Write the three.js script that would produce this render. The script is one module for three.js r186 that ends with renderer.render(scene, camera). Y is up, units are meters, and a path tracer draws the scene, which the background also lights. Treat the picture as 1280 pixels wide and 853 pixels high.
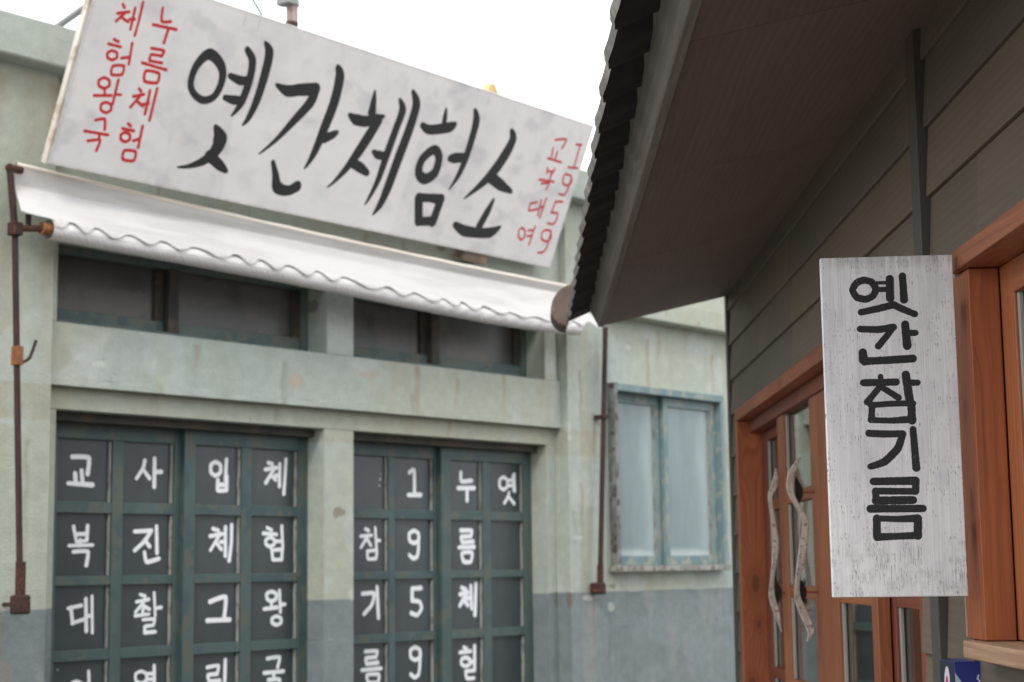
import * as THREE from 'three';
import { RoundedBoxGeometry } from 'three/addons/geometries/RoundedBoxGeometry.js';
import { mergeGeometries as mergeAll } from 'three/addons/utils/BufferGeometryUtils.js';

// ---------------------------------------------------------------- camera, sky, sun, exposure
const scene = new THREE.Scene();
const camera = new THREE.PerspectiveCamera(22.69, 1024 / 682, 0.05, 400);
camera.position.set(0, 1.55, 0);
camera.rotation.set(0.13243, 0, -0.01308);
camera.focus = 3.16;
camera.userData.fStop = 6.9;

const { clamp, lerp, smoothstep } = THREE.MathUtils;
function rng(seed) { let a = seed >>> 0; return () => { a = (a + 0x6d2b79f5) >>> 0; let t = Math.imul(a ^ (a >>> 15), 1 | a); t = (t + Math.imul(t ^ (t >>> 7), 61 | t)) ^ t; return ((t ^ (t >>> 14)) >>> 0) / 4294967296; }; }
function hash(x, y, s) { let h = Math.imul(x | 0, 374761393) + Math.imul(y | 0, 668265263) + Math.imul(s | 0, 974634777); h = Math.imul(h ^ (h >>> 13), 1274126177); return ((h ^ (h >>> 16)) >>> 0) / 4294967296; }
function vnoise(x, y, s) {
  const ix = Math.floor(x), iy = Math.floor(y), fx = x - ix, fy = y - iy, u = fx * fx * (3 - 2 * fx), v = fy * fy * (3 - 2 * fy);
  return lerp(lerp(hash(ix, iy, s), hash(ix + 1, iy, s), u), lerp(hash(ix, iy + 1, s), hash(ix + 1, iy + 1, s), u), v);
}
function fbm(x, y, s, n = 4) { let a = 0.5, t = 0, m = 0; for (let i = 0; i < n; i++) { t += a * vnoise(x, y, s + i * 17); m += a; a *= 0.5; x = x * 2.03 + 7.1; y = y * 2.03 + 3.7; } return t / m; }

{ // bright, evenly overcast sky
  const W = 512, H = 256, d = new Float32Array(W * H * 4);
  for (let j = 0; j < H; j++) for (let i = 0; i < W; i++) {
    const el = ((j + 0.5) / H - 0.5) * Math.PI, az = (i / W) * Math.PI * 2, up = Math.max(0, Math.sin(el));
    const c = fbm(2.2 * Math.cos(az) * Math.cos(el) + 5, 2.2 * Math.sin(az) * Math.cos(el) + 5 + el, 3, 4) - 0.5;
    const L = (0.8 + 0.32 * up) * (1 + 0.22 * c), o = (j * W + i) * 4;
    d[o] = L * 0.985; d[o + 1] = L * 1.0; d[o + 2] = L * 1.03; d[o + 3] = 1;
  }
  const t = new THREE.DataTexture(d, W, H, THREE.RGBAFormat, THREE.FloatType);
  t.mapping = THREE.EquirectangularReflectionMapping; t.magFilter = THREE.LinearFilter; t.needsUpdate = true;
  scene.background = t; scene.environment = t;
}
const sun = new THREE.DirectionalLight(0xfff6ee, 0.8);
sun.position.set(-3.5, 14, 9); sun.target.position.set(0, 1.5, -6);
sun.castShadow = true; sun.shadow.radius = 30; sun.shadow.mapSize.set(2048, 2048);
Object.assign(sun.shadow.camera, { left: -12, right: 12, top: 12, bottom: -12, near: 0.5, far: 60 });
scene.add(sun, sun.target);

const renderer = new THREE.WebGLRenderer({ antialias: true });
renderer.setSize(1024, 682);
renderer.toneMapping = THREE.LinearToneMapping;
renderer.toneMappingExposure = 2.15;
renderer.shadowMap.enabled = true;

// ---------------------------------------------------------------- lettering: brush strokes "x,y,width" in mm on each board
const INK = [
 "o 619,378,31 627,300,35 679,238,46 759,270,42 791,331,36 774,412,32 716,444,32 650,424,29|885,168,27 934,211,39 949,296,39 941,397,39 922,450,22 904,479,9|977,112,11 1019,152,46 1030,249,46 1026,379,40 1007,468,29 983,510,7|829,305,24 896,313,39 938,303,33|835,407,24 893,407,39 941,397,33|826,544,15 876,598,72 864,659,54 814,713,37 740,751,19 678,767,6|841,683,50 916,715,44 966,736,18|1117,285,13 1197,298,50 1272,277,53 1365,255,58|1367,251,51 1359,320,51 1289,427,39 1209,540,21 1132,622,6|1469,122,26 1501,165,54 1512,288,55 1498,416,52 1481,535,40 1459,607,21 1443,638,7|1520,470,45 1567,443,36 1588,428,22|1232,643,21 1270,698,35 1306,756,54 1378,761,45 1430,731,50",
 "1761,176,8 1772,224,32 1784,283,50|1634,326,14 1693,341,50 1771,334,50 1824,310,45 1877,286,12|1845,315,51 1811,401,57 1770,497,53 1718,594,34 1663,670,16 1630,702,5|1750,553,46 1818,568,47 1876,586,29|1874,473,20 1916,483,41 1972,478,37|1951,182,14 1993,232,46 1987,331,44 1976,459,46 1967,604,35 1940,708,19 1924,745,6|2028,124,19 2081,186,52 2083,312,55 2068,460,57 2052,635,53 2033,729,38 2002,787,6",
 "2310,161,14 2320,203,30 2331,250,34|2169,276,29 2224,288,45 2303,270,50 2380,245,51 2412,224,28|o 2247,518,48 2244,446,48 2310,383,46 2365,414,48 2369,497,53 2308,542,53|2452,403,33 2493,394,52 2575,376,43|2532,119,19 2569,173,50 2577,281,45 2574,391,43 2556,484,31 2518,566,6|2304,648,48 2386,634,40 2476,628,54|2476,628,54 2468,754,52|2466,749,47 2358,770,42|2304,648,53 2356,766,53|2877,168,25 2910,212,54 2886,304,64 2828,417,61 2746,512,34 2658,595,6|2834,446,61 2926,472,57 3034,493,20|2903,560,17 2882,634,45 2852,721,49|2649,743,31 2738,764,56 2861,759,52 2965,741,55 3030,700,15"
];
const RED = [
 "153,140,10 165,151,10|138,183,10 195,162,10|176,171,10 141,217,10|169,196,10 204,205,10|205,193,10 233,186,10|219,139,10 225,233,10|251,106,10 255,182,10 255,252,10|157,293,10 182,297,10|135,317,10 199,316,10|o 162,341,10 188,344,10 195,364,10 175,379,10 149,374,10 143,355,10|219,361,10 258,348,10|253,286,10 265,377,10|o 188,403,10 192,439,10 244,428,10 242,391,10|o 159,461,10 188,466,10 196,488,10 174,505,10 144,499,10 137,478,10|177,506,10 186,532,10|134,545,10 221,527,10|234,454,10 239,563,10|245,517,10 268,514,10|o 203,561,10 230,565,10 238,588,10 217,604,10 188,598,10 182,574,10|174,646,10 219,633,10 235,678,10|134,702,10 259,696,10|215,700,10 218,726,10|165,740,10 224,726,10 221,774,10|360,105,10 374,160,10 421,150,11|333,185,10 461,176,11|420,181,11 416,247,11|358,285,10 427,280,11 424,305,11|424,305,11 366,312,10 367,339,10|367,339,10 435,334,11|331,356,10 469,358,11|o 363,386,11 371,430,11 438,423,11 434,381,11|353,468,11 368,478,11|334,507,10 387,487,11|369,498,11 334,556,10|361,524,11 399,538,11|397,530,11 424,520,11|413,464,11 421,570,11|448,446,11 454,592,11|347,628,11 364,635,11|323,654,11 386,653,11|o 344,668,11 371,673,11 377,694,11 358,708,11 332,702,11 325,682,11|398,696,11 426,682,11|426,623,11 434,721,11|o 366,747,11 371,785,11 429,781,11 426,740,11",
 "3476,134,12 3525,127,12|3514,129,12 3521,268,12|3470,272,12 3555,264,12|o 3462,316,12 3516,317,12 3539,351,12 3505,376,12 3466,369,12 3454,339,12|3528,337,12 3524,403,12 3505,435,12 3461,435,12|3516,474,12 3450,483,12|3450,483,12 3442,551,12|3442,551,12 3500,547,12 3510,584,12 3490,614,12 3438,616,12|o 3441,657,12 3489,658,12 3509,698,12 3478,721,12 3429,713,12 3414,676,12|3496,673,12 3498,754,12 3479,786,12 3432,796,12|3276,144,12 3373,124,12 3358,180,12|3279,194,12 3289,240,12|3325,207,12 3329,243,12|3258,256,12 3392,257,12|3285,310,12 3292,340,12|3351,303,12 3338,337,12|3290,328,12 3347,320,12|3242,386,12 3379,376,12|3329,339,12 3340,375,12|3272,404,12 3339,393,12 3331,427,12|3284,514,12 3231,529,12|3231,529,12 3235,570,12 3307,551,12|3317,496,12 3327,585,12|3357,478,12 3351,597,12|3329,536,12 3355,530,12|o 3219,676,12 3254,689,12 3267,722,12 3249,743,12 3215,730,12 3202,697,12|3282,683,12 3328,674,12|3289,716,12 3333,707,12|3334,651,12 3329,762,12"
];
const VERT = [
 "o 59,64,11 67,50,12 81,45,12 95,49,12 103,62,12 97,76,11 83,82,12 67,78,12|105,51,6 123,51,6|105,64,9 122,64,9|130,43,13 129,81,14|154,39,12 155,85,13|73,107,11 104,101,12 135,94,12|135,94,12 150,102,12 174,113,11|70,139,11 104,141,12 133,137,12|133,137,10 120,153,11 103,173,11|155,132,13 157,174,14|163,149,11 174,149,10|73,184,13 73,199,13",
 "74,184,13 76,202,13|76,201,13 119,200,13 167,198,13",
 "105,231,9 105,243,9|72,242,12 134,242,12|104,249,10 78,279,11|109,253,10 137,272,11|152,228,14 157,275,14|160,244,11 174,244,10|87,283,10 85,311,12|84,285,10 122,283,10 164,283,10|160,283,13 160,315,14|83,313,10 121,315,10 161,313,13|78,338,12 108,340,12 142,340,11|142,340,11 131,368,13 106,392,13 79,401,10|161,332,11 164,405,13|83,429,12 162,429,14|162,429,12 161,448,12|161,449,11 87,447,11|87,447,12 87,465,11|87,465,14 156,465,13|76,480,13 173,481,12|87,498,13 86,532,13|87,498,10 125,500,10 163,499,13|163,499,13 161,531,14|161,531,12 123,532,11 86,533,13"
];
const DOORTEXT = {
 "A00": "92,82,21 182,83,21 178,156,23|110,156,21 115,200,23|144,142,20 152,195,21|73,202,18 205,206,23",
 "A01": "137,83,21 127,119,19 90,169,16|127,124,16 166,166,21|194,72,21 194,205,21|198,134,21 235,133,21",
 "A10": "108,61,18 125,129,15|184,56,18 180,120,20|124,95,18 182,92,18|125,129,15 181,123,15|145,120,18 145,145,20|85,146,15 214,143,15|109,173,18 187,173,18 181,234,20",
 "A11": "84,80,18 181,75,20|181,75,20 144,123,20 86,168,18|144,119,20 172,149,20|211,54,18 216,180,20|143,176,17 157,221,20 228,206,20",
 "A20": "87,100,15 159,89,18|102,96,18 114,167,18|109,167,15 169,152,18|182,60,18 188,203,20|189,136,18 214,137,17|215,49,15 221,213,15",
 "A21": "122,46,14 149,55,18|101,80,15 171,70,18|144,81,15 97,127,16|139,98,18 177,116,18|139,115,18 138,141,16|95,144,16 175,138,14|203,39,15 211,148,14|210,113,15 246,109,18|140,163,15 206,163,16 201,191,14|201,191,14 154,195,18 152,223,18|152,223,18 212,221,18",
 "A30": "205,48,15 213,185,18|o 140,90,17 176,108,18 177,142,15 142,156,15 107,137,18 106,104,18|171,108,18 206,110,20|172,137,18 207,139,18",
 "A31": "o 134,64,15 165,78,16 165,108,18 135,119,18 105,105,15 104,75,15|209,42,18 211,132,18|169,77,15 208,79,18|169,102,18 208,105,15|o 190,144,16 222,159,18 223,185,15 191,195,16 158,180,18 157,155,15",
 "A02": "o 142,76,20 172,89,20 173,125,20 143,142,20 114,127,20 113,91,20|211,60,20 205,161,20|158,162,20 158,213,20 213,211,20|213,211,20 214,142,20|161,187,22 212,183,22",
 "A03": "126,66,19 153,72,21|107,101,19 182,89,21|164,99,19 111,167,21|145,128,19 177,151,19|176,129,21 202,128,19|204,69,19 202,183,21|246,44,19 240,130,19 232,220,21",
 "A12": "129,64,19 164,72,19|112,100,19 188,88,19|170,95,19 115,168,16|147,127,19 183,163,19|177,127,19 209,127,19|208,54,19 209,195,21|247,44,19 246,131,19 233,218,21",
 "A13": "122,56,18 151,67,18|97,84,20 185,89,18|o 141,104,18 169,115,18 169,138,18 141,149,20 114,138,18 114,116,18|179,123,18 217,123,18|219,46,18 227,159,18|152,163,18 161,215,18|157,168,18 223,163,20|161,215,18 220,215,18|224,159,20 220,215,18",
 "A22": "116,89,22 212,69,22 205,168,22|100,178,22 240,178,22",
 "A23": "o 153,48,18 183,59,20 183,85,20 153,96,20 124,84,18 123,58,20|153,99,20 154,131,18|104,133,18 191,127,20|206,44,18 213,151,18|212,114,20 244,113,18|o 188,171,18 217,182,18 217,204,18 188,214,18 159,202,20 159,180,18",
 "A32": "103,65,19 172,60,16 164,99,19|164,99,19 109,102,19 116,132,17|116,132,17 182,131,19|215,35,21 212,155,19|o 133,168,19 134,212,19 213,218,16 212,173,19",
 "A33": "127,42,19 208,38,19 196,88,19|107,111,19 236,109,19|171,110,19 171,138,21|134,146,19 209,149,19 200,204,18",
 "B01": "138,78,23 176,66,23 179,201,25|130,202,23 228,199,26",
 "B02": "111,66,24 115,116,24 202,109,24|86,155,24 224,151,26|163,155,24 162,224,26",
 "B10": "140,54,18 164,63,21|105,94,18 189,88,18|158,93,21 107,153,18|154,108,21 182,143,18|215,48,18 225,168,18|225,116,18 249,116,18|154,173,18 161,213,18 220,213,18|220,213,18 225,170,18 154,173,18",
 "B11": "o 173,61,22 208,76,21 210,112,22 173,129,23 138,115,22 136,78,23|211,86,21 207,168,23 195,204,23 164,212,25 135,194,21",
 "B12": "107,58,25 198,58,22 191,90,22|191,90,22 111,95,25 117,125,22|117,125,22 210,120,25|90,153,23 218,150,25|o 116,185,22 128,232,25 189,233,22 199,182,22",
 "B03": "o 141,81,22 175,97,19 174,135,21 140,153,21 107,137,21 107,99,19|180,99,19 226,95,22|179,128,22 226,127,21|227,70,19 233,158,20|239,60,21 244,160,19|191,168,18 178,197,21 147,231,21|185,192,19 235,232,22",
 "B20": "118,72,22 205,72,22 188,131,22 129,179,22|228,38,22 238,202,22",
 "B21": "226,50,26 156,52,24|156,52,24 155,113,26|155,116,26 215,125,22 230,161,22 195,196,22 147,184,24",
 "B22": "110,54,25 145,65,25|94,90,25 161,81,25|145,91,28 93,153,25|125,122,25 160,151,28|157,112,28 186,113,25|187,45,25 192,171,23|231,35,25 220,208,28",
 "B30": "138,40,20 226,42,20 218,73,20|218,73,20 145,76,22 148,106,20|148,106,20 232,103,24|113,136,20 258,134,20|o 152,163,20 162,202,20 232,206,22 238,165,20",
 "B31": "o 179,35,23 214,51,22 217,87,23 178,103,21 143,86,21 141,48,22|217,59,22 212,145,21 201,185,22 171,196,22 142,178,23",
 "B32": "122,50,23 148,60,22|90,77,22 182,74,21|o 137,107,23 171,120,25 171,145,25 136,155,22 102,142,21 102,117,22|171,133,22 208,134,25|214,46,25 212,176,25|136,183,21 146,222,22 207,225,21|136,183,21 212,182,22"
};

// ---------------------------------------------------------------- helpers
const taken = {};
function numbered(n) { const k = taken[n] = (taken[n] ?? -1) + 1; return k ? n + '_' + String(k).padStart(3, '0') : n; }
function tag(o, label, category, group, kind) {
  if (label) o.userData.label = label; if (category) o.userData.category = category;
  if (group) o.userData.group = group; if (kind) o.userData.kind = kind; return o;
}
const YA = Math.PI / 2 - 0.69902409, OA = new THREE.Vector3(-2.00947, 0, -7.26833);   // facade: x along the wall, y up, z out to the street
const YB = Math.PI / 2 - 0.00936415, OB = new THREE.Vector3(0.86, 0, 0.00805);        // timber house: x along its wall away from us, y up, -z out to the street
function thing(name, label, category, group, pos, yaw) {
  const g = new THREE.Group(); g.name = numbered(name); tag(g, label, category, group); g.position.copy(pos); g.rotation.y = yaw; scene.add(g); return g;
}
function at(frame, x, y, z) { // a point of a frame in the world
  const [o, a] = frame === 'A' ? [OA, YA] : [OB, YB]; return new THREE.Vector3(x, y, z).applyAxisAngle(new THREE.Vector3(0, 1, 0), a).add(o);
}
function mesh(name, geo, mat, parent, extra) {
  const m = new THREE.Mesh(geo, mat); m.name = name; m.castShadow = m.receiveShadow = true; if (extra) Object.assign(m.userData, extra); parent.add(m); return m;
}
// box between two corners, uv in metres times scale: u across, v along the grain; grain 0 = across x, 1 = up y, 2 = along z
const R0 = rng(77);
function uvBox(g, su = 1, sv = 1, grain = 1, ou = 0, ov = 0) {
  const p = g.attributes.position, n = g.attributes.normal, uv = new Float32Array(p.count * 2);
  for (let i = 0; i < p.count; i++) {
    const x = p.getX(i), y = p.getY(i), z = p.getZ(i), ax = Math.abs(n.getX(i)), ay = Math.abs(n.getY(i)), az = Math.abs(n.getZ(i));
    let a, b;
    if (grain === 1) { b = ay > 0.8 ? z : y; a = ax > 0.8 ? z : x; if (az <= 0.8 && ax <= 0.8 && ay <= 0.8) a = x; }
    else if (grain === 0) { b = ax > 0.8 ? z : x; a = ay > 0.8 ? z : y; }
    else { b = az > 0.8 ? x : z; a = ay > 0.8 ? x : y; }
    uv[i * 2] = a * su + ou; uv[i * 2 + 1] = b * sv + ov;
  }
  g.setAttribute('uv', new THREE.BufferAttribute(uv, 2)); return g;
}
function box(x0, x1, y0, y1, z0, z1, bevel = 0.003) {
  const w = Math.abs(x1 - x0), h = Math.abs(y1 - y0), d = Math.abs(z1 - z0), m = Math.min(w, h, d);
  const g = bevel > 0 ? new RoundedBoxGeometry(w, h, d, 1, Math.min(bevel, m * 0.45)) : new THREE.BoxGeometry(w, h, d);
  g.translate((x0 + x1) / 2, (y0 + y1) / 2, (z0 + z1) / 2); return g;
}
const plain = (...a) => uvBox(box(...a), 1, 1, 1, R0() * 9, R0() * 9);
const wood = (grain, ...a) => uvBox(box(...a), 2, 0.5, grain, R0() * 9, R0() * 9);
function tube(points, r, seg = 40, rad = 10, closed = false) { return new THREE.TubeGeometry(new THREE.CatmullRomCurve3(points.map((p) => new THREE.Vector3(...p)), closed, 'centripetal'), seg, r, rad, closed); }
function rod(a, b, r, rad = 12) {
  const A = new THREE.Vector3(...a), B = new THREE.Vector3(...b), d = B.clone().sub(A), g = new THREE.CylinderGeometry(r, r, d.length(), rad);
  g.applyQuaternion(new THREE.Quaternion().setFromUnitVectors(new THREE.Vector3(0, 1, 0), d.normalize())); g.translate(...A.add(B).multiplyScalar(0.5).toArray()); return g;
}
function grid(nu, nv, f) { // sheet of f(u, v) -> [x, y, z]
  const pos = [], uv = [], idx = [];
  for (let j = 0; j <= nv; j++) for (let i = 0; i <= nu; i++) { pos.push(...f(i / nu, j / nv)); uv.push(i / nu, j / nv); }
  for (let j = 0; j < nv; j++) for (let i = 0; i < nu; i++) { const a = j * (nu + 1) + i, b = a + 1, c = a + nu + 1, d = c + 1; idx.push(a, b, d, a, d, c); }
  const g = new THREE.BufferGeometry(); g.setAttribute('position', new THREE.Float32BufferAttribute(pos, 3)); g.setAttribute('uv', new THREE.Float32BufferAttribute(uv, 2)); g.setIndex(idx); g.computeVertexNormals(); return g;
}
const mergeGeometries = (list) => mergeAll(list.map((g) => { const q = g.index ? g.toNonIndexed() : g.clone(); for (const k of Object.keys(q.attributes)) if (!['position', 'normal', 'uv'].includes(k)) q.deleteAttribute(k); return q; }));

// ---- textures
function canvasTex(w, h, draw, srgb = true) {
  const c = document.createElement('canvas'); c.width = w; c.height = h; const g = c.getContext('2d'); draw(g, w, h);
  const t = new THREE.CanvasTexture(c); t.magFilter = THREE.LinearFilter; if (srgb) t.colorSpace = THREE.SRGBColorSpace; t.wrapS = t.wrapT = THREE.RepeatWrapping; return t;
}
function pixels(g, w, h, f) { // f(x, y) -> [r, g, b] in 0..255, y from the top
  const im = g.createImageData(w, h), d = im.data; let o = 0;
  for (let y = 0; y < h; y++) for (let x = 0; x < w; x++) { const c = f(x, y); d[o++] = c[0]; d[o++] = c[1]; d[o++] = c[2]; d[o++] = 255; }
  g.putImageData(im, 0, 0);
}
const mix3 = (a, b, t) => [a[0] + (b[0] - a[0]) * t, a[1] + (b[1] - a[1]) * t, a[2] + (b[2] - a[2]) * t];
function woodTex(seed, light, dark, knots = 3, contrast = 1, w = 256, h = 1024) { // 0.5 m x 2 m, grain along v
  const r = rng(seed), K = Array.from({ length: knots }, () => [r() * w, r() * h, 4.5 + r() * 6]);
  return canvasTex(w, h, (g) => pixels(g, w, h, (x, y) => {
    let dx = 0, k = 0;
    for (const [kx, ky, kr] of K) { const ex = (x - kx) / kr, ey = (y - ky) / (kr * 2), q = ex * ex + ey * ey; dx += ex * 14 * Math.exp(-q * 0.12); k = Math.max(k, smoothstep(1.1 - Math.sqrt(q) + 0.3 * (fbm(x / 3, y / 3, seed, 2) - 0.5), 0, 0.7) * 0.6, 0.16 * Math.exp(-((Math.sqrt(q) - 1.3) ** 2) * 3)); }
    const u = x + dx + 26 * fbm(x / 120, y / 520, seed, 3), ring = 0.5 + 0.5 * Math.sin(u * 0.62 + 3 * fbm(u / 30, y / 600, seed + 1, 2)), fine = fbm(u / 1.4, y / 70, seed + 2, 2), big = fbm(x / 70, y / 260, seed + 5, 3);
    const t = clamp(0.5 + contrast * ((ring - 0.5) * 0.35 + (fine - 0.5) * 0.8 + (big - 0.5) * 1.1), 0, 1);
    return mix3(mix3(light, dark, t), [dark[0] * 0.62, dark[1] * 0.5, dark[2] * 0.45], k);
  }));
}
function bumpTex(seed, size, fx, fy, w = 512, h = 512) { return canvasTex(w, h, (g) => pixels(g, w, h, (x, y) => { const v = 255 * clamp(fbm(x / fx, y / fy, seed, 5) * 0.8 + 0.25 * vnoise(x / 1.7, y / 1.7, seed + 9) - 0.02, 0, 1); return [v, v, v]; }), false); }
function paint(g, text, k, color, { tension = 0.5, rough = 0, seed = 1, grow = 1 } = {}) {
  g.fillStyle = color; const r = rng(seed);
  for (const st of text.split('|')) {
    const closed = st.startsWith('o'), P = st.replace('o ', '').trim().split(' ').map((q) => q.split(',').map(Number)), n = P.length, segs = closed ? n : n - 1;
    const get = (i) => (closed ? P[(i + n) % n] : P[clamp(i, 0, n - 1)]);
    for (let s = 0; s < segs; s++) {
      const a = get(s - 1), b = get(s), c = get(s + 1), d = get(s + 2), len = Math.hypot(c[0] - b[0], c[1] - b[1]), N = Math.max(2, Math.ceil(len * k * 1.2));
      for (let i = 0; i <= N; i++) {
        const t = i / N, t2 = t * t, t3 = t2 * t, m = (q) => { const m0 = (c[q] - a[q]) * tension, m1 = (d[q] - b[q]) * tension; return (2 * t3 - 3 * t2 + 1) * b[q] + (t3 - 2 * t2 + t) * m0 + (-2 * t3 + 3 * t2) * c[q] + (t3 - t2) * m1; };
        const w = Math.max(0.6, lerp(b[2], c[2], t) * grow) * (1 + rough * (r() - 0.6)), j = rough * w * 0.12;
        g.beginPath(); g.arc((m(0) + (r() - 0.5) * j) * k, (m(1) + (r() - 0.5) * j) * k, (w * k) / 2, 0, 7); g.fill();
      }
    }
  }
}

// facade paint: 9 m x 4.4 m, s from -3 to 6, h from 0 to 4.4
const FW = 2048, FH = 1000, FS = 9, FHm = 4.4;
const spots = []; { const r = rng(5); for (let i = 0; i < 34; i++) spots.push([-0.4 + r() * 5.8, 1.3 + r() * 2.5, 0.012 + r() * 0.04, 0.01 + r() * 0.03, r()]); }
spots.push([1.5, 2.49, 0.04, 0.035, 0.95], [3.63, 2.37, 0.025, 0.03, 0.1], [2.0, 2.56, 0.09, 0.015, 0.9], [3.64, 2.31, 0.02, 0.02, 0.05], [3.7, 1.72, 0.06, 0.012, 0.1], [3.62, 1.36, 0.03, 0.06, 0.6], [3.8, 1.37, 0.05, 0.02, 0.15]);
const streaks = []; { const r = rng(9); for (let i = 0; i < 70; i++) streaks.push([-0.6 + r() * 6.2, 1.2 + r() * 2.6, 0.008 + r() * 0.035, 0.15 + r() * 0.7, r()]); }
streaks.push([-0.19, 1.42, 0.018, 0.5, 0.95], [3.84, 1.4, 0.02, 0.5, 0.95], [0.86, 2.62, 0.03, 0.2, 0.9], [2.7, 2.6, 0.03, 0.2, 0.9], [5.22, 2.95, 0.03, 0.4, 0.92], [4.6, 3.05, 0.03, 0.3, 0.8], [-0.3, 3.7, 0.09, 0.45, 0.85], [0.02, 3.7, 0.07, 0.4, 0.9]);
const facadeMap = canvasTex(FW, FH, (g) => pixels(g, FW, FH, (px, py) => {
  const s = -3 + (px / FW) * FS, h = FHm * (1 - py / FH);
  const n1 = fbm(s * 1.3, h * 1.3, 11, 5), n2 = fbm(s * 9, h * 1.1, 12, 4), n3 = fbm(s * 26, h * 26, 13, 3), n4 = fbm(s * 4, h * 4, 14, 4);
  let c = mix3([166, 172, 158], [162, 172, 165], smoothstep(n1, 0.35, 0.65));
  c = mix3(c, [160, 155, 134], 0.45 * smoothstep(n2, 0.5, 0.78));
  c = mix3(c, [176, 184, 180], 0.6 * smoothstep(n4, 0.55, 0.7));
  if (h < 2.36 && h > 2.2) c = mix3(c, [154, 152, 132], 0.45);
  if (h > 3.1) c = mix3(c, [166, 172, 154], 0.35); if (h > 3.72) c = mix3(c, [150, 162, 160], 0.5);
  const dl = 1.4 + 0.006 * (vnoise(s * 7, 0, 3) - 0.5);
  if (h < dl) { c = mix3([114, 126, 129], [126, 134, 135], n1); c = mix3(c, [140, 138, 137], 0.5 * smoothstep(n2, 0.52, 0.75)); c = mix3(c, [108, 116, 118], 0.5 * smoothstep(n4, 0.5, 0.7)); }
  for (const q of streaks) { const dx = Math.abs(s - q[0] - 0.006 * Math.sin(h * 30)) / q[2], dy = (q[1] - h) / q[3]; if (dx < 1 && dy > 0 && dy < 1) c = mix3(c, q[4] > 0.75 ? [132, 100, 74] : q[4] > 0.4 ? [118, 122, 104] : [184, 188, 182], (q[4] > 0.75 ? 0.4 : 0.45) * (1 - dx) * (1 - dy) * smoothstep(dy, 0, 0.05)); }
  for (const q of spots) { const e = ((s - q[0]) / q[2]) ** 2 + ((h - q[1]) / q[3]) ** 2 + (n3 - 0.5) * 2.2 + (n4 - 0.5) * 1.5; if (e < 1) c = mix3(c, q[4] > 0.88 ? [184, 160, 144] : q[4] > 0.5 ? [112, 100, 88] : [196, 199, 192], 0.55 * smoothstep(1 - e, 0, 0.25)); }
  const cr = Math.abs(fbm(s * 2.2, h * 2.2, 31, 4) - 0.5); if (cr < 0.0012 && n1 > 0.5) c = mix3(c, [124, 126, 114], 0.3);
  const v = (n3 - 0.5) * 16 + (hash(px, py, 1) - 0.5) * 6; return [c[0] + v, c[1] + v, c[2] + v];
}));
const plasterBump = bumpTex(21, 512, 46, 46);
plasterBump.repeat.set(9 / 1.2, 4.4 / 1.2);
const M = {};
M.wall = new THREE.MeshStandardMaterial({ map: facadeMap, roughness: 0.82, bumpMap: plasterBump, bumpScale: 0.006 });
function onWall(g) { // uv of facade paint by place on the wall
  const p = g.attributes.position, n = g.attributes.normal, uv = new Float32Array(p.count * 2);
  for (let i = 0; i < p.count; i++) { const u = p.getX(i) + (Math.abs(n.getX(i)) > 0.7 ? p.getZ(i) : 0), v = p.getY(i) + (Math.abs(n.getY(i)) > 0.7 ? p.getZ(i) : 0); uv[i * 2] = (u + 3) / FS; uv[i * 2 + 1] = v / FHm; }
  g.setAttribute('uv', new THREE.BufferAttribute(uv, 2)); return g;
}
const wallBox = (...a) => onWall(box(...a));

function mottled(seed, stops, scale, size = 512) { // stops: list of colours mixed by noise
  return canvasTex(size, size, (g) => pixels(g, size, size, (x, y) => {
    const a = fbm(x / scale, y / scale, seed, 5), b = fbm(x / (scale * 0.5), y / (scale * 0.62), seed + 50, 5), v = (hash(x, y, seed) - 0.5) * 8;
    let c = mix3(stops[0], stops[1], smoothstep(a, 0.35, 0.65)); if (stops[2]) c = mix3(c, stops[2], smoothstep(b, 0.56, 0.68)); return [c[0] + v, c[1] + v, c[2] + v];
  }));
}
const std = (o) => new THREE.MeshStandardMaterial(o);
M.doorPaint = std({ map: mottled(41, [[60, 80, 80], [70, 87, 85], [80, 88, 80]], 70), roughness: 0.55 });
M.doorPaint2 = std({ map: mottled(42, [[54, 75, 78], [66, 85, 85], [80, 84, 76]], 60), roughness: 0.55 });
M.frameDark = std({ map: mottled(43, [[66, 64, 56], [52, 54, 50], [80, 70, 58]], 60), roughness: 0.7 });
M.transomFrame = std({ map: mottled(44, [[78, 98, 98], [96, 110, 106], [106, 108, 100]], 50), roughness: 0.7 });
M.blueFrame = std({ map: mottled(45, [[102, 126, 130], [122, 140, 139], [140, 144, 136]], 50), roughness: 0.7 });
M.blueFrameWorn = std({ map: mottled(46, [[104, 106, 104], [126, 130, 128], [78, 72, 68]], 40), roughness: 0.85 });
M.putty = std({ map: mottled(47, [[150, 152, 146], [132, 134, 128], [110, 104, 92]], 40), roughness: 0.8 });
M.transomPane = std({ map: mottled(48, [[62, 62, 62], [74, 73, 72], [84, 80, 76]], 140), roughness: 0.32 });
M.frosted = std({ map: canvasTex(256, 512, (g) => pixels(g, 256, 512, (x, y) => { const paintedGlare = Math.max(smoothstep(y / 512, 0.93, 0.985), 0.6 * smoothstep(x / 256 + 0.12 * (fbm(y / 90, x / 60, 57, 3) - 0.5), 0.62, 0.95)), n = (fbm(x / 50, y / 160, 49, 4) - 0.5) * 22, c = mix3([116, 134, 136], [164, 177, 176], paintedGlare); return [c[0] + n, c[1] + n, c[2] + n]; })), roughness: 0.22 });  // pale right and bottom edges: reflection painted into the pane colour
M.rust = std({ map: mottled(50, [[70, 42, 34], [54, 36, 32], [104, 60, 40]], 40), roughness: 0.9, bumpMap: bumpTex(51, 256, 12, 12, 256, 256), bumpScale: 0.004 });
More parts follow.
